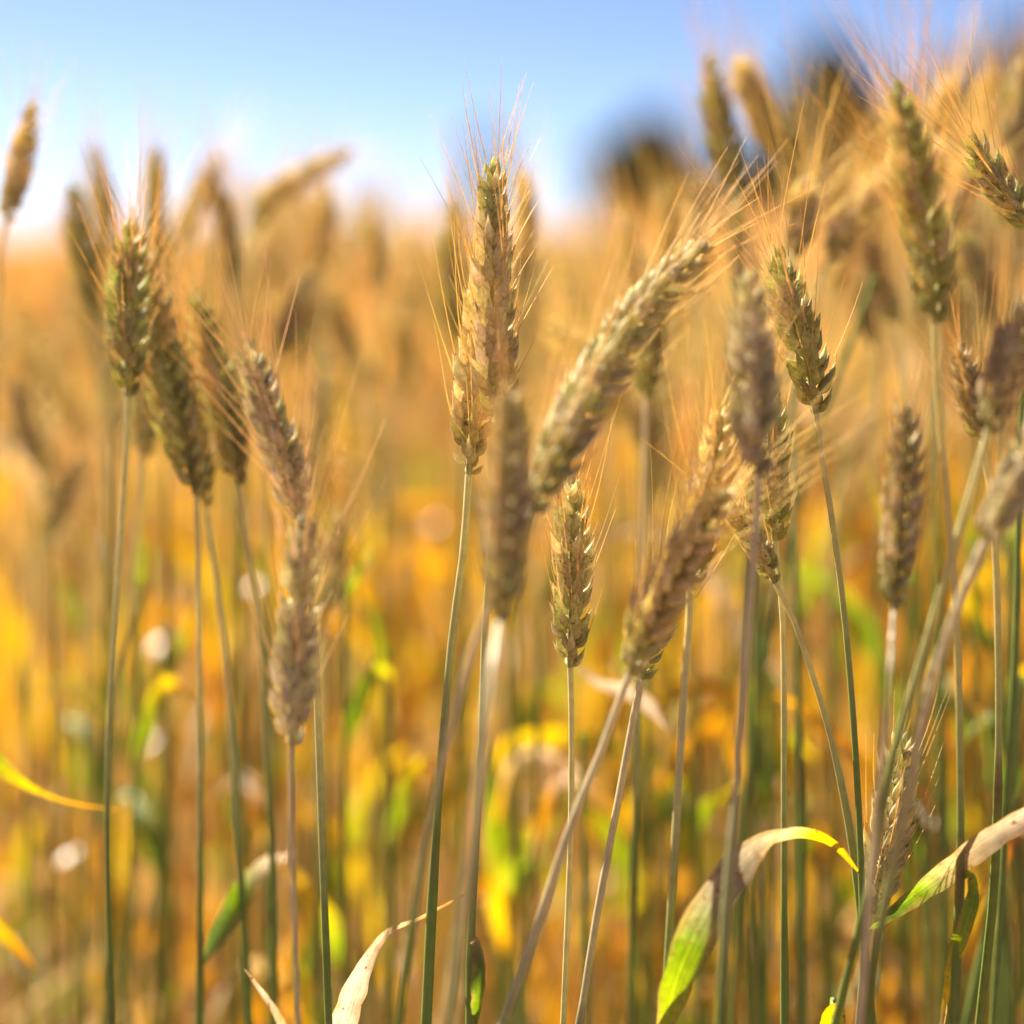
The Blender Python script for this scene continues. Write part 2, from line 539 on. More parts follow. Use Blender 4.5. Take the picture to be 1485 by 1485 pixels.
wheat('very blurred upright brown ear with a yellow tip in front of the tallest middle ear',
      [(738, 548, .578), (735, 720, .578), (725, 905, .578)], [(716, 970, .555), (700, 1100, .555), (680, 1260, .56), (650, 1500, .57)],
      62, 'brown', .2, .030, .4, .8, top=P_, greenat=.4, r0=.0014, r1=.0017, group='blurred wheat plants close to the lens')
wheat('big blurred ear leaning right over the short sharp ear, its tip lit',
      [(1042, 335, .66), (930, 450, .645), (845, 590, .625), (768, 745, .61)], [(745, 800, .585), (700, 900, .59), (655, 1050, .60), (612, 1250, .61), (578, 1485, .62)],
      66, 'tan', .55, .038, .9, .8, top=P_, greenat=.4, r0=.0013, r1=.0017, group='blurred wheat plants close to the lens')
wheat('stout gold lit ear leaning right, between the short sharp ear and pale upright ear',
      [(1068, 702, .635), (1000, 790, .635), (950, 880, .635), (912, 980, .635)], [(900, 1010, .635), (868, 1100, .64), (830, 1190, .64), (785, 1330, .645), (728, 1490, .65)],
      60, 'gold', .5, .045, 1, 1.0, top=P_, greenat=.4, r0=.0012, r1=.0016, group=NB)
wheat('ear mostly hidden behind the stout gold lit ear, grey stem straight below it',
      [(1012, 740, .69), (965, 860, .685), (930, 985, .68)], [(915, 1060, .68), (893, 1180, .68), (865, 1330, .68), (840, 1490, .68)],
      46, 'tan', .5, .035, .7, .8, top=P_ * .9, greenat=.5, r0=.0012, r1=.0017, group=NB)
wheat('glowing pale ear with dense gold bristles, tucked left behind the pale upright ear',
      [(1052, 588, .66), (1028, 700, .66), (1002, 850, .665)], [(1000, 900, .665), (992, 1000, .665), (982, 1170, .665), (963, 1490, .67)],
      52, 'gold', .4, .040, 1, 1.0, greenat=.3, r0=.0013, r1=.0018, group=NB,
      leaves=[([(955, 1520, .665), (990, 1400, .655), (1045, 1290, .65), (1105, 1222, .66), (1160, 1206, .675), (1208, 1222, .685), (1246, 1265, .69)],
               [12, 46, 58, 52, 30, 22, 4], ['lime', 'lime', 'green', 'grey', 'grey', 'tan', 'yellow', 'orange'], [.35, .25, .15, .35, 1.0, .75, .5], .22)])
wheat('pale upright blurred ear with bright left husks, standing in front of two green based ears',
      [(1086, 388, .615), (1092, 540, .615), (1100, 690, .615)], [(1097, 760, .615), (1085, 900, .615), (1070, 1110, .615), (1055, 1300, .615), (1045, 1490, .615)],
      62, 'grey', .7, .030, .6, .8, top=P_, greenat=.4, r0=.0012, r1=.0015, group='blurred wheat plants close to the lens')
wheat('ear with glittering curved bristles and a plump green base right of the pale upright ear',
      [(1124, 362, .69), (1148, 450, .69), (1172, 530, .69), (1184, 600, .69)], [(1190, 650, .69), (1212, 790, .69), (1230, 950, .69), (1243, 1130, .69), (1250, 1300, .69), (1254, 1490, .69)],
      60, 'green', .9, .040, 1, 1.5, greenat=.1, r0=.0010, r1=.0016, group=NB)
wheat('dark ear standing just behind the pale upright ear, its base showing at the right',
      [(1108, 540, .70), (1118, 650, .70), (1124, 785, .70)], [(1130, 830, .70), (1136, 920, .70), (1137, 1100, .70), (1137, 1300, .70), (1138, 1490, .70)],
      50, 'green', .8, .034, .8, .8, greenat=.2, r0=.0010, r1=.0016, group=NB)
wheat('thin ear leaning left with pink husks, base beside the pale upright stem',
      [(1048, 712, .695), (1088, 770, .695), (1124, 846, .695)], [(1140, 870, .695), (1172, 960, .695), (1205, 1070, .695), (1232, 1200, .695), (1248, 1320, .695), (1266, 1500, .695)],
      40, 'tan', .9, .030, .8, .9, greenat=.15, r0=.0010, r1=.0014, group=NB)
wheat('tall dark ear at the upper right with bristles reaching into blue sky',
      [(1296, 112, .615), (1322, 230, .62), (1345, 350, .63), (1356, 470, .635)], [(1358, 540, .64), (1372, 720, .65), (1388, 920, .66), (1393, 1150, .67), (1392, 1280, .675), (1383, 1490, .68)],
      64, 'green', .35, .050, 1, 1.3, greenat=.5, r0=.0011, r1=.0017, nodes=[at(1392, 1275, .675)[2]], group=NB,
      leaves=[([(1394, 1272, .675), (1408, 1268, .672), (1412, 1300, .668), (1400, 1345, .67), (1382, 1400, .68), (1365, 1500, .69)], [8, 22, 26, 22, 16, 10],
               ['lime', 'green', 'lime', 'yellow', 'tan'], [.5, .2, .6, .9, .8], .3)])
wheat('lone blurred brown ear, short and upright, under the tall dark upper right ear',
      [(1318, 572, .625), (1310, 720, .625), (1296, 885, .62)], [(1293, 950, .60), (1285, 1050, .605), (1272, 1180, .61), (1258, 1340, .615), (1245, 1490, .62)],
      56, 'brown', .15, .028, .5, .8, top=P_ * .9, greenat=.8, r0=.0009, r1=.0015, group='blurred wheat plants close to the lens')
wheat('thick ear at the right edge leaning right above a long slanting stem',
      [(1492, 430, .62), (1468, 520, .62), (1432, 628, .62)], [(1418, 680, .62), (1385, 790, .62), (1335, 960, .625), (1292, 1110, .63), (1262, 1280, .64), (1210, 1490, .65)],
      60, 'brown', .4, .035, .8, .9, greenat=.15, r0=.0012, r1=.0018, group=NB)
wheat('narrow ear close against the left of the thick right edge ear',
      [(1392, 498, .66), (1404, 560, .66), (1424, 640, .66)], [(1437, 720, .665), (1446, 860, .67), (1448, 1100, .68), (1440, 1300, .69), (1420, 1490, .70)],
      40, 'brown', .6, .030, .8, .9, group=NB)
wheat('pinkish ear cut by the right edge halfway up, pale stem slanting down left',
      [(1506, 610, .60), (1470, 695, .60), (1428, 785, .60)], [(1412, 820, .60), (1385, 890, .60), (1345, 1010, .605), (1318, 1150, .61), (1285, 1300, .62), (1255, 1490, .63)],
      52, 'grey', .7, .035, .8, .9, top=P_, greenat=.3, r0=.0014, r1=.0018, group=NB)
wheat('sharp ear at the upper right edge leaning left with crossing bristles',
      [(1405, 196, .70), (1440, 255, .70), (1500, 335, .70)], [(1530, 420, .70), (1550, 700, .70), (1560, 1100, .70), (1560, 1490, .70)],
      46, 'green', .8, .045, 1, 1.4, group=NB)
wheat('low sharp grey ear half hidden among crossing stems at the lower right',
      [(1308, 1062, .705), (1292, 1190, .70), (1264, 1325, .70)], [(1258, 1370, .70), (1250, 1420, .70), (1243, 1500, .70)],
      58, 'tan', .8, .028, .6, .6, greenat=.1, r0=.0009, r1=.0013, group=NB,
      leaves=[([(1258, 1350, .70), (1300, 1318, .685), (1380, 1255, .675), (1440, 1212, .67), (1500, 1178, .67)], [6, 24, 42, 38, 30],
               ['green', 'dark', 'green', 'tan', 'grey', 'pale'], [.9, .6, .7, .5, .3], .35)])
wheat('right of the pair of high ears at the left: long, dark, herringbone husks, leaning left',
      [(203, 345, .76), (225, 480, .76), (258, 610, .76), (284, 718, .76)], [(287, 780, .76), (290, 980, .76), (291, 1200, .76), (290, 1400, .76), (289, 1490, .76)],
      62, 'green', .15, .036, 1, 1.0, greenat=.3, r0=.0010, r1=.0017, nodes=[at(290, 1400, .76)[2]], group=NB,
      leaves=[([(290, 1402, .76), (318, 1350, .77), (352, 1290, .785), (385, 1252, .80), (418, 1240, .81)], [8, 34, 40, 30, 18], ['dark', 'dark', 'green', 'grey', 'pale'], [.3, .3, .5, .9], .3)])
wheat('plump upright ear with a bristly crown, left one of the high left pair',
      [(190, 322, .738), (184, 450, .738), (186, 575, .738)], [(184, 640, .738), (174, 800, .738), (162, 980, .738), (156, 1200, .738), (162, 1490, .738)],
      58, 'green', .9, .034, 1, 1.3, greenat=.4, r0=.0011, r1=.0015, group=NB)
wheat('dim ear hanging just below and behind the pair of high ears at the left',
      [(222, 470, .87), (214, 560, .87), (208, 662, .87)], [(205, 720, .87), (192, 850, .87), (172, 1000, .87), (160, 1200, .87), (150, 1490, .87)],
      46, 'tan', .5, .035, .7, .9, group=NB)
wheat('third ear from the left pair, slimmer, with a rounded green base, leaning left',
      [(284, 415, .78), (310, 530, .78), (330, 610, .78), (347, 705, .78)], [(356, 770, .78), (375, 900, .78), (388, 1080, .78), (396, 1280, .78), (398, 1490, .78)],
      50, 'green', .45, .045, 1, 1.0, greenat=.2, r0=.0010, r1=.0013, group=NB)
wheat('bare green stem right of the left pair, its slim ear hidden behind them',
      [(262, 470, .80), (282, 600, .80), (298, 735, .79)], [(308, 800, .79), (322, 910, .785), (338, 1080, .78), (348, 1250, .78), (362, 1490, .78)],
      36, 'green', .6, .030, .6, .8, greenat=.3, group=NB)
wheat('pinkish leaning ear whose foot touches the top of another ear, shaded left husks',
      [(355, 486, .655), (388, 600, .655), (420, 690, .655), (438, 770, .66)], [(450, 850, .67), (458, 960, .675), (464, 1120, .68), (470, 1300, .68), (477, 1490, .68)],
      54, 'grey', .8, .042, 1, 1.3, greenat=.3, r0=.0012, r1=.0016, group=NB)
wheat('grey upright ear directly below the pinkish leaning ear, on a purple brown stem',
      [(442, 735, .635), (434, 850, .635), (426, 970, .635), (422, 1082, .635)], [(423, 1120, .635), (422, 1200, .635), (427, 1330, .635), (433, 1490, .635)],
      60, 'grey', 1.0, .042, .9, 1.4, top=P_ * .75, low=P_ * .62, greenat=.3, r0=.0009, r1=.0013, group=NB)
wheat('blurred ear leaning right at the far left edge, highest against the sky there',
      [(50, 142, .84), (35, 215, .84), (8, 322, .84)], [(-2, 420, .84), (-12, 700, .84), (-20, 1100, .84), (-22, 1490, .84)],
      37, 'gold', .7, .030, .5, .7, group=NB)
wheat('soft bright ear high at the right, slender, left one of a close pair against sky',
      [(1028, 75, .88), (1040, 160, .88), (1066, 268, .88)], [(1078, 400, .88), (1090, 700, .88), (1095, 1100, .88), (1098, 1490, .88)],
      42, 'green', .5, .035, .6, .9, group=NB)
wheat('soft broad yellow ear high at the right, right one of a close pair against sky',
      [(1074, 92, .93), (1098, 150, .93), (1128, 225, .93)], [(1142, 320, .93), (1150, 700, .93), (1150, 1100, .93), (1150, 1490, .93)],
      56, 'gold', 1.2, .035, .6, .9, group=NB)
wheat('blurred bright edged ear leaning right between the glittering ear and tall dark ear',
      [(1288, 240, .84), (1245, 305, .84), (1200, 378, .84)], [(1180, 440, .84), (1150, 620, .84), (1110, 900, .84), (1080, 1200, .84), (1060, 1490, .84)],
      42, 'gold', .6, .040, 1, 1.2, group=NB)
wheat('blurred yellow tipped ear with stiff fanned bristles in front of the olive green tree',
      [(1172, 262, .80), (1163, 305, .80), (1150, 370, .80)], [(1148, 430, .80), (1152, 700, .80), (1160, 1100, .80), (1165, 1490, .80)],
      44, 'gold', .9, .056, 1, 2.6, group=NB)
wheat('long yellow ear bowed almost flat to the right against the left sky',
      [(514, 216, 1.0), (450, 248, 1.0), (395, 285, 1.0), (362, 335, 1.0)], [(350, 400, 1.0), (338, 600, 1.0), (330, 1000, 1.0), (328, 1490, 1.0)],
      36, 'gold', .7, .02, .3, .6, group=NB)
wheat('small ear low behind the leaning gold ears, green base above twin pale stems',
      [(950, 400, .80), (944, 480, .80), (937, 578, .80)], [(936, 640, .80), (932, 800, .80), (925, 1000, .80), (918, 1250, .80), (915, 1490, .80)],
      40, 'green', .8, .035, .8, 1, top=P_, greenat=.5, group=NB)
# softer ones behind: label, tip, base, width, depth, tint
SOFT = [
    ('blurred dark ear leaning left, left of the pair of high ears', (104, 258), (142, 462), 40, 1.05, 'green'),
    ('faint straight ear just right of the leftmost leaning dark ear', (134, 208), (156, 385), 34, 1.25, 'green'),
    ('faint upright ear above the pair of high ears at the left', (227, 210), (236, 400), 38, 1.12, 'green'),
    ('faint dark ear between the flat yellow ear and the pair of high ears', (302, 240), (338, 420), 38, 1.10, 'brown'),
    ('faint gold ear leaning right left of the flat bowed ear', (322, 222), (262, 350), 34, 1.3, 'gold'),
    ('small soft olive ear leaning right above the pinkish leaning ear', (447, 388), (402, 512), 34, 1.05, 'brown'),
    ('soft dark ear low at the far left leaning left', (22, 545), (60, 680), 32, 1.2, 'brown'),
    ('soft ear leaning right, lowest at the far left', (120, 655), (62, 778), 28, 1.15, 'brown'),
    ('small soft dark ear leaning left near the middle left', (476, 425), (520, 512), 28, 1.35, 'brown'),
    ('soft dim ear right behind the grey upright ear', (488, 735), (470, 890), 34, .92, 'tan'),
    ('soft green ear peeping out left behind the tallest middle ear', (656, 278), (668, 500), 36, 1.10, 'green'),
    ('soft yellow ear peeping out right behind the tallest middle ear', (762, 248), (752, 430), 38, 1.05, 'gold'),
    ('small soft ear leaning right beside the lone blurred brown ear', (1278, 592), (1222, 688), 24, 1.15, 'brown'),
    ('soft short gold ear above the thick right edge ear, topped with pale bristles', (1462, 150), (1448, 330), 44, 1.0, 'gold'),
    ('soft ear in the cluster just left of the tall dark ear', (1262, 350), (1300, 470), 36, 1.0, 'brown'),
    ('soft pale ear standing left of the slender high ear', (966, 262), (970, 420), 40, 1.15, 'gold'),
    ('soft upright ear under the slender high ear', (1018, 250), (1012, 420), 34, 1.0, 'gold'),
    ('soft ear between the right edge cluster and the tall dark ear', (1385, 330), (1440, 470), 40, .95, 'tan'),
    ('soft gold ear right beside the tall dark ear, leaning right', (1430, 215), (1378, 330), 38, .9, 'gold'),
    ('soft ear left of the big leaning ear, beside fine bristles', (902, 305), (926, 455), 36, 1.1, 'gold'),
    ('soft gold ear right of the tall dark ear, upright under the second dark tree', (1374, 118), (1362, 250), 42, 1.0, 'gold'),
    ('soft pale ear under the tree at the right edge, among crossing bristles', (1432, 104), (1424, 240), 42, 1.1, 'gold'),
    ('soft tan ear cut by the right edge, highest of the corner cluster', (1482, 88), (1474, 226), 44, .95, 'tan'),
    ('soft tan ear low in the gap between the two close high ears', (1062, 296), (1078, 440), 36, .95, 'tan'),
    ('soft brown ear below the leaning ear with a bright upper edge', (1250, 395), (1268, 500), 34, 1.1, 'brown'),
    ('soft gold ear behind the bristles of the glittering ear', (1225, 300), (1215, 430), 36, 1.2, 'gold'),
    ('soft gold ear above the horizon left of the white sky gap', (478, 262), (470, 390), 34, 1.25, 'gold'),
    ('soft gold ear beneath the tip of the flat bowed ear', (536, 300), (548, 430), 34, 1.3, 'gold'),
    ('tiny dark ear low at the left behind thin stems', (104, 752), (122, 865), 24, 1.3, 'brown'),
]
for i, (lb, tip, base, w_, D_, tn) in enumerate(SOFT):
    D_ = .80 + (D_ - .80) * .48
    mid = ((tip[0] + base[0]) / 2 + (6 if i % 2 else -6), (tip[1] + base[1]) / 2)
    dx = (base[0] - tip[0]) * .25
    wheat(lb, [(*tip, D_), (*mid, D_), (*base, D_)],
          [(base[0] + dx, base[1] + 80, D_), (base[0] + dx * 1.4, base[1] + 350, D_), (base[0] + dx * 1.2, base[1] + 800, D_)],
          w_, tn, .3 + i * .37, .038, .7, 1.0, group='softly blurred wheat plants behind the sharp rows')


# ------------------------------------------------------------------ stalks known by their leaves
def stalk(label, stem, leaves, r0=0.0012, r1=0.0017, group='leafy stalks with no ear in view'):
    S = to_ground([at(*p) for p in stem])
    base = S[-1]
    root = link('wheat_stalk', None); root.location = base; root.empty_display_size = 0.05
    tag(root, label, 'stalk', group)
    stem_part(S, r0, r1, GREEN * 1.2, GREEN, None, .2).build('stem', M_STEM, root, base)
    for lf in leaves:
        pts, ws, cs, ro = lf[:4]
        leaf_part([at(*p) for p in pts], [x / FPX * pts[0][2] for x in ws], [LC[c] for c in cs], ro, *(lf[4:5] or (0.25,))).build('leaf', M_LEAF, root, base)


stalk('stalk bearing a dry curled pink leaf at the bottom, its tip twisting up right', [(475, 1420, .73), (480, 1500, .73)],
      [([(478, 1560, .70), (500, 1470, .69), (525, 1405, .685), (560, 1352, .69), (610, 1330, .695), (676, 1296, .70)], [26, 44, 38, 17, 8, 3],
        ['pale', 'pale', 'pale', 'tan', 'rust'], [.5, .3, .5, 1.0, .6], .35)])
stalk('stalk whose twisted yellow leaf reaches in from the left edge and tapers right', [(-60, 1100, .78), (-66, 1490, .78)],
      [([(-60, 1060, .78), (0, 1110, .78), (45, 1140, .78), (100, 1162, .78), (180, 1176, .78)], [26, 34, 16, 9, 2],
        ['green', 'lime', 'yellow', 'orange', 'rust'], [.3, .5, 1.2, .9], .3)])
stalk('stalk with a short yellow leaf drooping in at the lower left edge', [(-40, 1300, .84), (-44, 1490, .84)],
      [([(-40, 1300, .84), (0, 1348, .84), (26, 1372, .84), (58, 1412, .84)], [20, 26, 18, 2], ['green', 'yellow', 'orange', 'rust'], [.4, .5, .9], .3)])
stalk('stalk with a narrow dry leaf curling at the bottom left of the purple brown stem', [(425, 1500, .72), (430, 1540, .72)],
      [([(420, 1520, .72), (398, 1470, .715), (372, 1430, .71), (354, 1405, .71)], [20, 18, 12, 2], ['pale', 'tan', 'pale', 'tan'], [.6, .9, .4], .3)])
stalk('stalk with a yellow green leaf looped like a hook beside straight green stems', [(1100, 1130, .93), (1108, 1500, .93)],
      [([(1102, 1180, .93), (1095, 1030, .93), (1112, 985, .92), (1124, 1040, .92), (1142, 1110, .92), (1138, 1150, .92), (1082, 1166, .92)], [22, 30, 40, 34, 26, 20, 4],
        ['green', 'dark', 'lime', 'yellow', 'yellow', 'orange'], [.5, .3, .3, .8, .6], .25)])
stalk('stalk with bright green and yellow blades crossing in a V at the lower middle', [(728, 1330, .98), (735, 1500, .98)],
      [([(735, 1330, .98), (722, 1230, .98), (714, 1160, .98), (706, 1080, .99)], [26, 40, 38, 8], ['yellow', 'lime', 'green', 'green'], [.3, .2, .4], .2),
       ([(738, 1330, .98), (752, 1262, .96), (790, 1195, .96), (822, 1152, .96)], [24, 42, 40, 10], ['yellow', 'lime', 'lime', 'green'], [.3, .3, .4], .2),
       ([(735, 1380, .98), (722, 1320, .97), (700, 1290, .96), (655, 1340, .96)], [18, 38, 34, 6], ['orange', 'yellow', 'orange', 'orange'], [.5, .4, .5], .3)])
stalk('stalk with an arching yellow leaf over a pink one, low in the middle', [(715, 1110, 1.0), (720, 1500, 1.0)],
      [([(716, 1150, 1.0), (728, 1084, 1.0), (790, 1066, 1.0), (880, 1080, 1.0), (960, 1110, 1.0)], [10, 22, 30, 20, 4], ['orange', 'yellow', 'yellow', 'green', 'lime'], [.5, .6, .6], .3),
       ([(718, 1190, .97), (740, 1105, .96), (790, 1090, .96), (850, 1130, .96), (900, 1180, .96)], [8, 14, 18, 14, 3], ['orange', 'tan', 'pale', 'orange'], [.6, .9, .6], .3)])
stalk('stalk with a pale dry leaf flopping right below the short sharp ear', [(845, 1060, .82), (850, 1500, .82)],
      [([(838, 965, .82), (870, 990, .82), (910, 1000, .82), (940, 1020, .82), (966, 1056, .82)], [8, 18, 26, 26, 4], ['tan', 'pale', 'pale', 'pale'], [.5, .6, .5], .3)])
stalk('stalk with a broad lime blade slanting down right of the crossing pink stem', [(915, 1330, .95), (920, 1500, .95)],
      [([(918, 1340, .95), (905, 1245, .95), (870, 1190, .95), (838, 1160, .95)], [22, 32, 34, 8], ['yellow', 'lime', 'lime', 'yellow'], [.3, .3, .5], .2)])
stalk('stalk with a lime blade rising right across the thick stems', [(990, 1300, .9), (985, 1500, .9)],
      [([(985, 1260, .9), (1005, 1200, .9), (1035, 1162, .9), (1068, 1140, .9)], [20, 34, 26, 4], ['yellow', 'lime', 'lime', 'yellow'], [.3, .4, .4], .2)])
stalk('stalk with a dark olive blade drooping among the stems near the right edge', [(1462, 1250, .85), (1466, 1500, .85)],
      [([(1462, 1250, .85), (1448, 1150, .85), (1436, 1080, .85), (1418, 1030, .85), (1392, 1012, .85)], [10, 26, 30, 14, 3], ['dark', 'dark', 'green', 'rust'], [.4, .3, .6], .3)])
stalk('stalk with a yellow leaf tipped orange hanging right of the two dark left stems', [(505, 1300, .95), (508, 1500, .95)],
      [([(505, 1420, .95), (480, 1350, .94), (440, 1290, .93), (400, 1240, .93)], [14, 34, 30, 5], ['green', 'lime', 'yellow', 'orange'], [.4, .3, .5], .2),
       ([(506, 1500, .93), (470, 1480, .92), (440, 1430, .92), (430, 1390, .92)], [20, 46, 40, 8], ['lime', 'lime', 'yellow', 'lime'], [.3, .3, .4], .2)])
stalk('thick dark green stem at the right edge bending down left', [(1480, 980, .78), (1465, 1150, .78), (1440, 1300, .78), (1400, 1500, .78)],
      [([(1440, 1300, .78), (1470, 1220, .79), (1500, 1180, .8)], [8, 16, 10], ['orange', 'rust', 'orange'], [.6, .8], .3)], .0018, .0024)
stalk('green stem running straight down just inside the right edge', [(1482, 560, .74), (1476, 800, .74), (1470, 1000, .74), (1440, 1490, .74)], [], .0012, .0018)
stalk('thin green stem slanting up right behind the slanting long stem', [(1268, 400, .86), (1240, 480, .86), (1180, 640, .86), (1130, 860, .86), (1080, 1150, .86), (1060, 1500, .86)], [], .0013, .0018)
stalk('short stalk with a cut leaf sheath at the bottom under the low grey ear', [(1208, 1462, .69), (1206, 1500, .69)],
      [([(1206, 1520, .69), (1200, 1480, .685), (1216, 1462, .68), (1224, 1500, .68)], [22, 26, 20, 8], ['lime', 'lime', 'yellow', 'green'], [.4, .4, .6], .3)])

stalk('stalk with a long thin orange blade slanting down right behind the thin sharp stems', [(1120, 980, .88), (1112, 1500, .88)],
      [([(1118, 1000, .88), (1165, 1030, .88), (1225, 1080, .88), (1275, 1140, .88)], [8, 14, 16, 3], ['orange', 'orange', 'rust', 'orange'], [.6, .4, .7], .3)])
stalk('stalk with a withered rust orange blade hooked low at the right edge', [(1500, 1200, .8), (1490, 1500, .8)],
      [([(1500, 1200, .8), (1462, 1222, .8), (1430, 1290, .8), (1398, 1322, .8), (1380, 1380, .8)], [10, 20, 12, 9, 2], ['tan', 'orange', 'rust', 'rust'], [.5, 1.1, .5], .4)])
stalk('stalk with a drooping tan leaf curled between the lower right stems', [(1350, 1180, .84), (1345, 1500, .84)],
      [([(1350, 1190, .84), (1335, 1150, .84), (1312, 1160, .84), (1302, 1230, .84), (1308, 1290, .84)], [9, 18, 16, 12, 2], ['tan', 'orange', 'tan', 'rust'], [.5, 1.0, .5], .4)])

M_DRY = plant_mat("papery_leaf", 0.35, 0.45, (10, 1), 0.1, 0.9, 0.2, 0.1, 120, 1.0)


def glinting(label, px, py, D, size):
    P = at(px, py, D)
    nrm = norm(norm(np.array(sd)) + norm(CAM - P))
    a = norm(np.cross(nrm, [0.3, 0.2, 1.0])); b = np.cross(nrm, a)
    L_ = size / FPX * D
    foot = P + b * L_ * -1.0
    S = to_ground([foot, at(px + 3, py + 260, D), at(px + 8, py + 520, D)])
    base = S[-1]
    root = link('wheat_stalk', None); root.location = base; root.empty_display_size = .05
    tag(root, label, 'stalk', 'stalks with a dry leaf catching the sun')
    stem_part(S, .0009, .0015, STRAW * .8, GREEN, None, .2, 40, 6).build('stem', M_STEM, root, base)
    k = np.linspace(-1, 1, 14)
    w = (1 - np.abs(k) ** 2.2) * .45 + .03
    G = P + (k * L_)[:, None, None] * b + (np.linspace(-1, 1, 7)[None, :] * w[:, None] * L_)[..., None] * a \
        - ((k[:, None] ** 2 * .16 + np.linspace(-1, 1, 7)[None, :] ** 2 * .10 * w[:, None]) * L_)[..., None] * nrm
    mb = MB(); mb.grid(G, np.tile([.74, .60, .44], (14, 1)))
    mb.build('leaf', M_DRY, root, base)


for lb, px, py, D, sz in [
        ('thin stalk whose dry leaf makes the bright spot low at the far left', 92, 992, 1.15, 22),
        ('thin stalk whose dry leaf shines beside the left pair of stems', 232, 932, 1.2, 26),
        ('thin stalk whose dry leaf shines left of the grey upright ear', 368, 850, 1.15, 18),
        ('thin stalk whose dry leaf is a round pale spot left of a green ear stem', 630, 760, 1.5, 16),
        ('thin stalk whose dry leaf shines low between the purple stem and the long green stem', 520, 1160, 1.15, 22),
        ('thin stalk whose dry leaf shines just right of the short sharp ear stem', 850, 1245, 1.15, 20),
        ('thin stalk whose dry leaf shines right of the stout gold lit ear', 1026, 992, 1.15, 16),
        ('thin stalk whose dry leaf shines right of the dark ear behind the pale one', 1148, 716, 1.1, 22),
        ('thin stalk whose dry leaf glints low at the left among dark stems', 100, 1240, 1.05, 26),
        ('thin stalk whose dry leaf glints low in the far left corner', 215, 1075, 1.3, 18)]:
    glinting(lb, px, py, D, sz * .85)

SH = np.random.default_rng(77)
for i, x in enumerate([118, 205, 248, 395, 500, 560, 742, 790, 905, 948, 985, 1065, 1100, 1160, 1328, 1362, 1418, 1440, 1466]):
    D = SH.uniform(.86, 1.12)
    yt = SH.uniform(760, 980)
    x1 = x + SH.normal() * 25
    tip = (x + SH.normal() * 35, yt - SH.uniform(60, 150))
    y2 = SH.uniform(1080, 1300)
    x2 = x + (x1 - x) * (y2 - yt) / (1490 - yt)
    sd_ = SH.choice([-1, 1])
    cA = [['green', 'green', 'lime', 'yellow'], ['green', 'lime', 'yellow', 'orange'], ['dark', 'green', 'green', 'lime'], ['tan', 'orange', 'pale', 'tan']][i % 4]
    stalk('earless green shoot with an upright tip leaf among the lower stems',
          [(x, yt, D), (x + (x1 - x) * .4, yt + (1490 - yt) * .4, D), (x1, 1490, D)],
          [([(x, yt + 30, D), (x * .6 + tip[0] * .4, yt - 20, D), (*tip, D + .01)], [9, 16, 2], ['green', 'lime', 'yellow'], [.4, 1.0], .4),
           ([(x2, y2, D), (x2 + sd_ * 18, y2 - 70, D), (x2 + sd_ * 48, y2 - 120, D + .02), (x2 + sd_ * 85, y2 - 90, D + .03)], [14, 30, 26, 3], cA, [.3, .5, .9], .3)],
          .0013, .0019, 'earless shoots among the lower stems')

# ------------------------------------------------------------------ the crowd of plants behind: variants, then copies
LEAFSETS = [['green', 'lime', 'yellow', 'orange'], ['tan', 'orange', 'yellow', 'orange'], ['orange', 'yellow', 'orange', 'tan'], ['tan', 'tan', 'pale', 'tan'],
            ['green', 'lime', 'lime', 'yellow'], ['rust', 'orange', 'tan', 'orange'], ['tan', 'yellow', 'orange', 'rust'], ['tan', 'orange', 'tan', 'tan'],
            ['rust', 'rust', 'orange', 'tan'], ['dark', 'green', 'green', 'rust']]


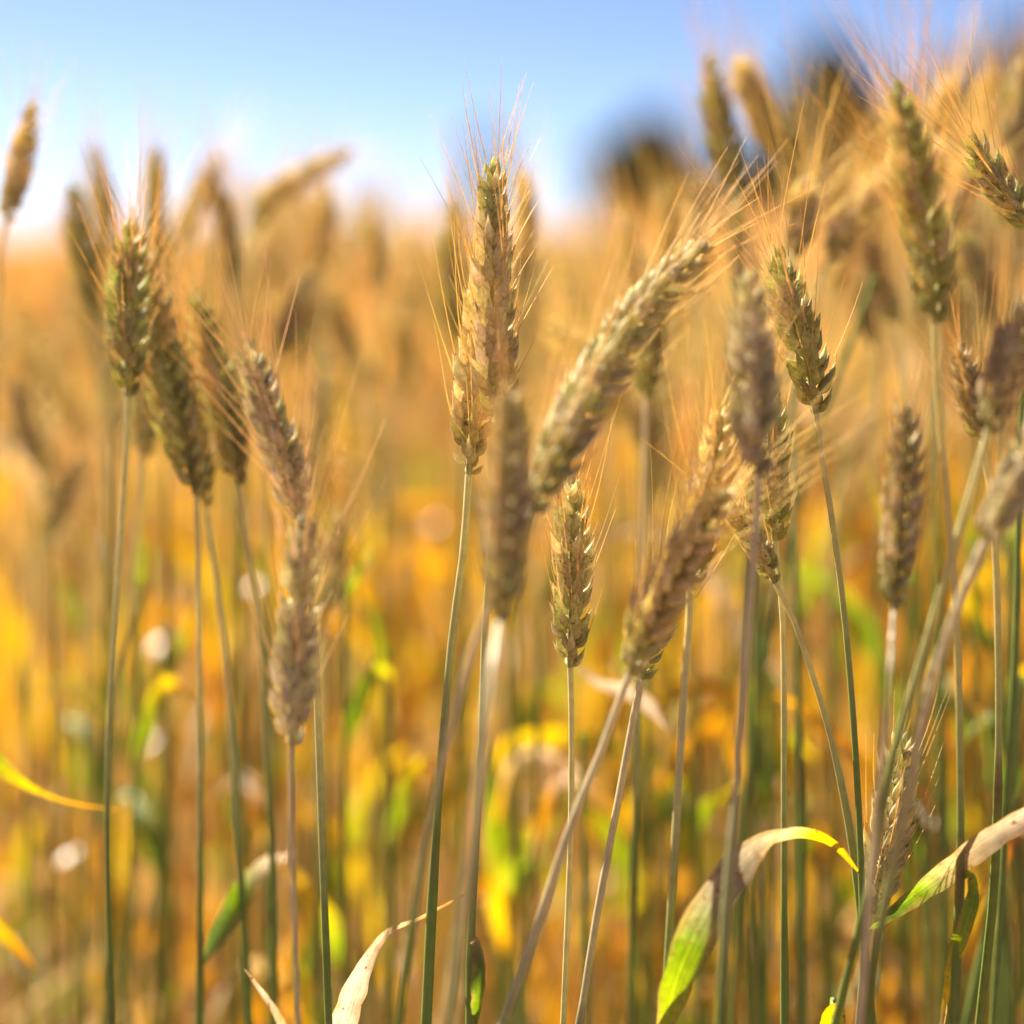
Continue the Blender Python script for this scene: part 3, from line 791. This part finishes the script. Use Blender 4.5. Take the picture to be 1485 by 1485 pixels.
def variant(seed, lean, tint):
    """one plant 0.95 m tall, foot at the origin; returns mesh data for its parts"""
    r = np.random.default_rng(seed)
    az = r.uniform(0, 2 * math.pi)
    h = np.array([math.cos(az), math.sin(az), 0])
    top = 0.95
    EL = r.uniform(.075, .10)
    z0 = top - EL * math.cos(lean)
    sway = h * r.uniform(.0, .05)
    e0 = np.array([0, 0, z0]) + sway
    S = [e0, e0 * [1, 1, 0] * .6 + [0, 0, z0 * .75], [r.normal() * .008, r.normal() * .008, z0 * .4], [0, 0, 0]]
    dirn = norm(h * math.sin(lean * .8) + np.array([0, 0, math.cos(lean * .8)]))
    e1 = e0 + dirn * EL * .5
    e2 = e1 + norm(h * math.sin(lean * 1.3) + np.array([0, 0, math.cos(lean * 1.3)])) * EL * .5
    st = stem_part(S, .0011, .0017, STRAW * [1.1, .95, .8], GREEN * r.uniform(.9, 1.4) + np.array([.20, .08, .02]) * r.uniform(0, 1.5), [z0 * .55], .2, 22, 5).mesh('stem', M_STEM)
    mb, ab = ear_parts([e0, e1, e2], .014, tint, r.uniform(0, 3), .045, .6, 15, r)
    leaves = []
    for k in range(5):
        zl = z0 * r.uniform(.32, .80)
        a = r.uniform(0, 2 * math.pi)
        o = np.array([math.cos(a), math.sin(a), 0])
        ln = r.uniform(.09, .2)
        up = r.uniform(.8, 2.6)
        b = np.array([0, 0, zl])
        if r.random() < .35:      # withered, hanging down along the stem
            up = -r.uniform(.8, 1.8)
        hz = r.uniform(.15, .5)
        pts = [b, b + ln * (.5 * hz * o + .30 * up * np.array([0, 0, 1])), b + ln * (1.2 * hz * o + .42 * up * np.array([0, 0, 1])), b + ln * (1.8 * hz * o + np.array([0, 0, .42 * up - r.uniform(-.1, .4)]))]
        w = r.uniform(.008, .013)
        cs = [np.array(LC[c]) * r.uniform(.85, 1.15) for c in LEAFSETS[r.integers(len(LEAFSETS)) if zl > .52 else r.choice([5, 7, 5, 3, 8, 9, 8, 7])]]
        leaves.append(leaf_part(pts, [w * .5, w, w * .8, .001], cs, [r.uniform(0, 3), r.uniform(0, 3)], .25, 12, 4).mesh('leaf', M_LEAF))
    return st, mb.mesh('ear', M_EAR), ab.mesh('bristles', M_AWN), leaves


VARS = [variant(100 + i, R([4, 12, 22, 8, 38, 15, 28, 6, 55, 18][i]), ['gold', 'tan', 'gold', 'brown', 'gold', 'tan', 'gold', 'green', 'gold', 'gold'][i]) for i in range(10)]


def profile(px):
    """height in the picture of the crop's ragged top edge"""
    return float(np.interp(px, [-100, 60, 110, 330, 420, 530, 600, 700, 850, 900, 1000, 1050, 1290, 1340, 1400, 1600],
                           [400, 400, 340, 280, 255, 260, 325, 315, 330, 335, 315, 350, 350, 205, 130, 110]))


def place(P, rz, s, vi, label, group, lv=None):
    st, ear, aw, lvs = VARS[vi]
    root = link('wheat_plant', None)
    root.location = P; root.rotation_euler = (0, 0, rz); root.scale = (s, s, s)
    root.empty_display_size = .05
    tag(root, label, 'wheat', group)
    link('stem', st, root)
    e = link('ear', ear, root)
    link('bristles', aw, e)
    for l in (lv or lvs):
        link('leaf', l, root)


BANDS = [(1.0, 1.4, 62, 'out-of-focus wheat plant with yellow leaves in the first crowded row behind the sharp ears', 'first crowded row behind the sharp ears'),
         (1.4, 2.0, 95, 'strongly blurred golden wheat plant in the dense crowd further into the field', 'dense crowd further into the field'),
         (2.0, 2.8, 48, 'melted golden wheat plant far back where single ears can hardly be told', 'far rows where ears can hardly be told')]
for d0, d1, cnt, lab, grp in BANDS:
    for i in range(cnt):
        # stratified over the width, random depth
        px = -60 + 1605 * (i + rng.random()) / cnt
        D = math.sqrt(rng.uniform(d0 * d0, d1 * d1))
        x = (px - 742.5) / FPX * D
        ytop = profile(px) + abs(rng.normal()) * 50 / D + (20 if d0 < 1.3 else 0) + (rng.random() < .35) * rng.uniform(0, 300)
        z = CZ - math.tan(PITCH) * D + (742.5 - ytop) / FPX * D
        z = min(z, 1.12)
        place((x, D, 0), rng.uniform(0, 6.28), z / .95, int(rng.integers(10)), lab, grp)


for i in range(30):
    if i < 22:
        px = 1310 + 235 * (i + rng.random()) / 22; lo = 105
    else:
        px = 880 + 170 * (i - 22 + rng.random()) / 8; lo = 315
    D = rng.uniform(.95, 1.5)
    ytop = lo + rng.uniform(0, 230) + (25 if px < 1330 and lo < 200 else 0)
    z = CZ - math.tan(PITCH) * D + (742.5 - ytop) / FPX * D
    place(((px - 742.5) / FPX * D, D, 0), rng.uniform(0, 6.28), z / .95, int(rng.integers(10)),
          'tall bristly wheat plant in the raised thicket under the trees' if i < 22 else 'bristly wheat plant in the knot of ears left of the slender high ear',
          'raised thicket under the trees' if i < 22 else 'knot of ears left of the slender high ear')


# ------------------------------------------------------------------ the rest of the field, uncountable
def field():
    mb = MB()
    r = np.random.default_rng(5)
    ec = [np.array(c) for c in ((.92, .64, .27), (.88, .58, .23), (.93, .68, .31), (.78, .54, .23), (.90, .58, .26))]
    zones = [(1.7, 2.9, 60, 1.0, 0), (2.9, 6.0, 110, 1.0, 1), (6.0, 14.0, 34, 1.4, 2), (14.0, 30.0, 9, 2.2, 4), (30.0, 60.0, 2.2, 4.0, 8)]
    side = [(.75, 2.9, 70)]                     # outside the frame on both sides
    spots = []
    for y0, y1, dens, fat, cl in zones:
        hw = lambda y: .25 * y + .9
        area = (y1 - y0) * (hw(y0) + hw(y1))
        for _ in range(int(area * dens)):
            y = math.sqrt(r.uniform(y0 * y0, y1 * y1))
            spots.append((r.uniform(-1, 1) * hw(y), y, fat))
    for y0, y1, dens in side:
        for _ in range(int((y1 - y0) * 2 * .8 * dens)):
            y = r.uniform(y0, y1)
            e = .26 * y + .05
            spots.append((r.choice([-1, 1]) * r.uniform(e, e + .8), y, 1.0))
    for x, y, fat in spots:
        px = 742.5 + x / y * FPX
        rise = float(np.interp(px, [500, 1000, 1500], [0, .02, .05])) if y > 2.5 else 0
        H = r.normal(.91, .035) + rise * min(1, y / 4)
        H = min(H, 1.02)
        if y < 2.9 and abs(x) < .26 * y:
            H = r.normal(.84, .05)
        lean = abs(r.normal(0, .35)); a = r.uniform(0, 6.28)
        o = np.array([math.cos(a), math.sin(a), 0])
        b = np.array([x, y, 0.0])
        e0 = b + np.array([0, 0, H - .085]) + o * .02
        e1 = e0 + (o * math.sin(lean) + np.array([0, 0, math.cos(lean)])) * .09
        c = ec[r.integers(5)] * r.uniform(.8, 1.2)
        wd = .0062 * fat
        k = np.linspace(0, 1, 5)[:, None]
        mb.tube(e0 + (e1 - e0) * k, np.array([.5, 1, 1, .8, .1]) * wd, c, 4)
        mb.tube(np.array([e0, b * .5 + e0 * .5, b]), .0014 * fat ** .9, np.array([[.74, .56, .28], [.66, .46, .18], [.34, .30, .09]]), 3)
        # bristle fan: a few thin blades
        for _ in range(3):
            d = norm((e1 - e0) / .09 + r.normal(size=3) * .25)
            s = norm(np.cross(d, r.normal(size=3)))
            p0 = e0 + (e1 - e0) * r.uniform(.3, .9)
            mb.grid(np.array([[p0 - s * .0007 * fat, p0 + s * .0007 * fat], [p0 + d * .06 - s * .0003 * fat, p0 + d * .06 + s * .0003 * fat]]), c * [1.1, 1.0, .9])
        nl = 3 if y < 14 else 1
        for _ in range(nl):
            zl = H * r.uniform(.25, .8); a = r.uniform(0, 6.28); o2 = np.array([math.cos(a), math.sin(a), 0])
            ln = r.uniform(.1, .2); w = r.uniform(.004, .0065) * fat
            cc = np.array([LC[q] for q in LEAFSETS[r.integers(8) if zl > .52 else r.choice([5, 7, 5, 3, 8, 9, 8, 7])]])
            s = norm(np.cross(o2, [0, 0, 1]) + r.normal(size=3) * .5)
            q0 = b + [0, 0, zl]
            u = r.choice([1, 1, -1]) * r.uniform(.5, 1.1)
            hz = r.uniform(.2, .6)
            pts = np.array([q0, q0 + ln * (o2 * .4 * hz + [0, 0, .4 * u]), q0 + ln * (o2 * .8 * hz + [0, 0, .7 * u]), q0 + ln * (o2 * 1.3 * hz + [0, 0, .75 * u - .1])])
            ww = np.array([.6, 1, .9, .05])[:, None] * w
            mb.grid(np.stack([pts - s * ww, pts + s * ww], 1), cc)
    o = mb.build('wheat_field', M_FIELD)
    tag(o, 'golden wheat field melting into blur towards the horizon', 'field', kind='stuff')


field()


def litter():
    """dry fallen leaves and weeds on the soil"""
    mb = MB(); r = np.random.default_rng(9)
    for _ in range(5200):
        y = math.sqrt(r.uniform(.6 ** 2, 6.5 ** 2)); x = r.uniform(-1, 1) * (.26 * y + .5)
        a = r.uniform(0, 6.28); o = np.array([math.cos(a), math.sin(a), 0])
        up = r.uniform(0, .30) if r.random() < .6 else r.uniform(0, .04)
        ln = r.uniform(.06, .16); w = r.uniform(.003, .007)
        c = np.array([LC[q] for q in LEAFSETS[r.choice([2, 8, 5, 9, 8, 7])]])
        s = norm(np.cross(o, [0, 0, 1]) + r.normal(size=3) * .4)
        b = np.array([x, y, 0.0])
        pts = np.array([b, b + [0, 0, up * .6] + o * ln * .3, b + [0, 0, up] + o * ln * .6, b + [0, 0, up * .8 + .004] + o * ln])
        ww = np.array([.6, 1, .8, .1])[:, None] * w
        mb.grid(np.stack([pts - s * ww, pts + s * ww], 1), c)
    tag(mb.build('undergrowth', M_FIELD), 'dry and green leaf litter and low weeds covering the soil', 'undergrowth', kind='stuff')


litter()
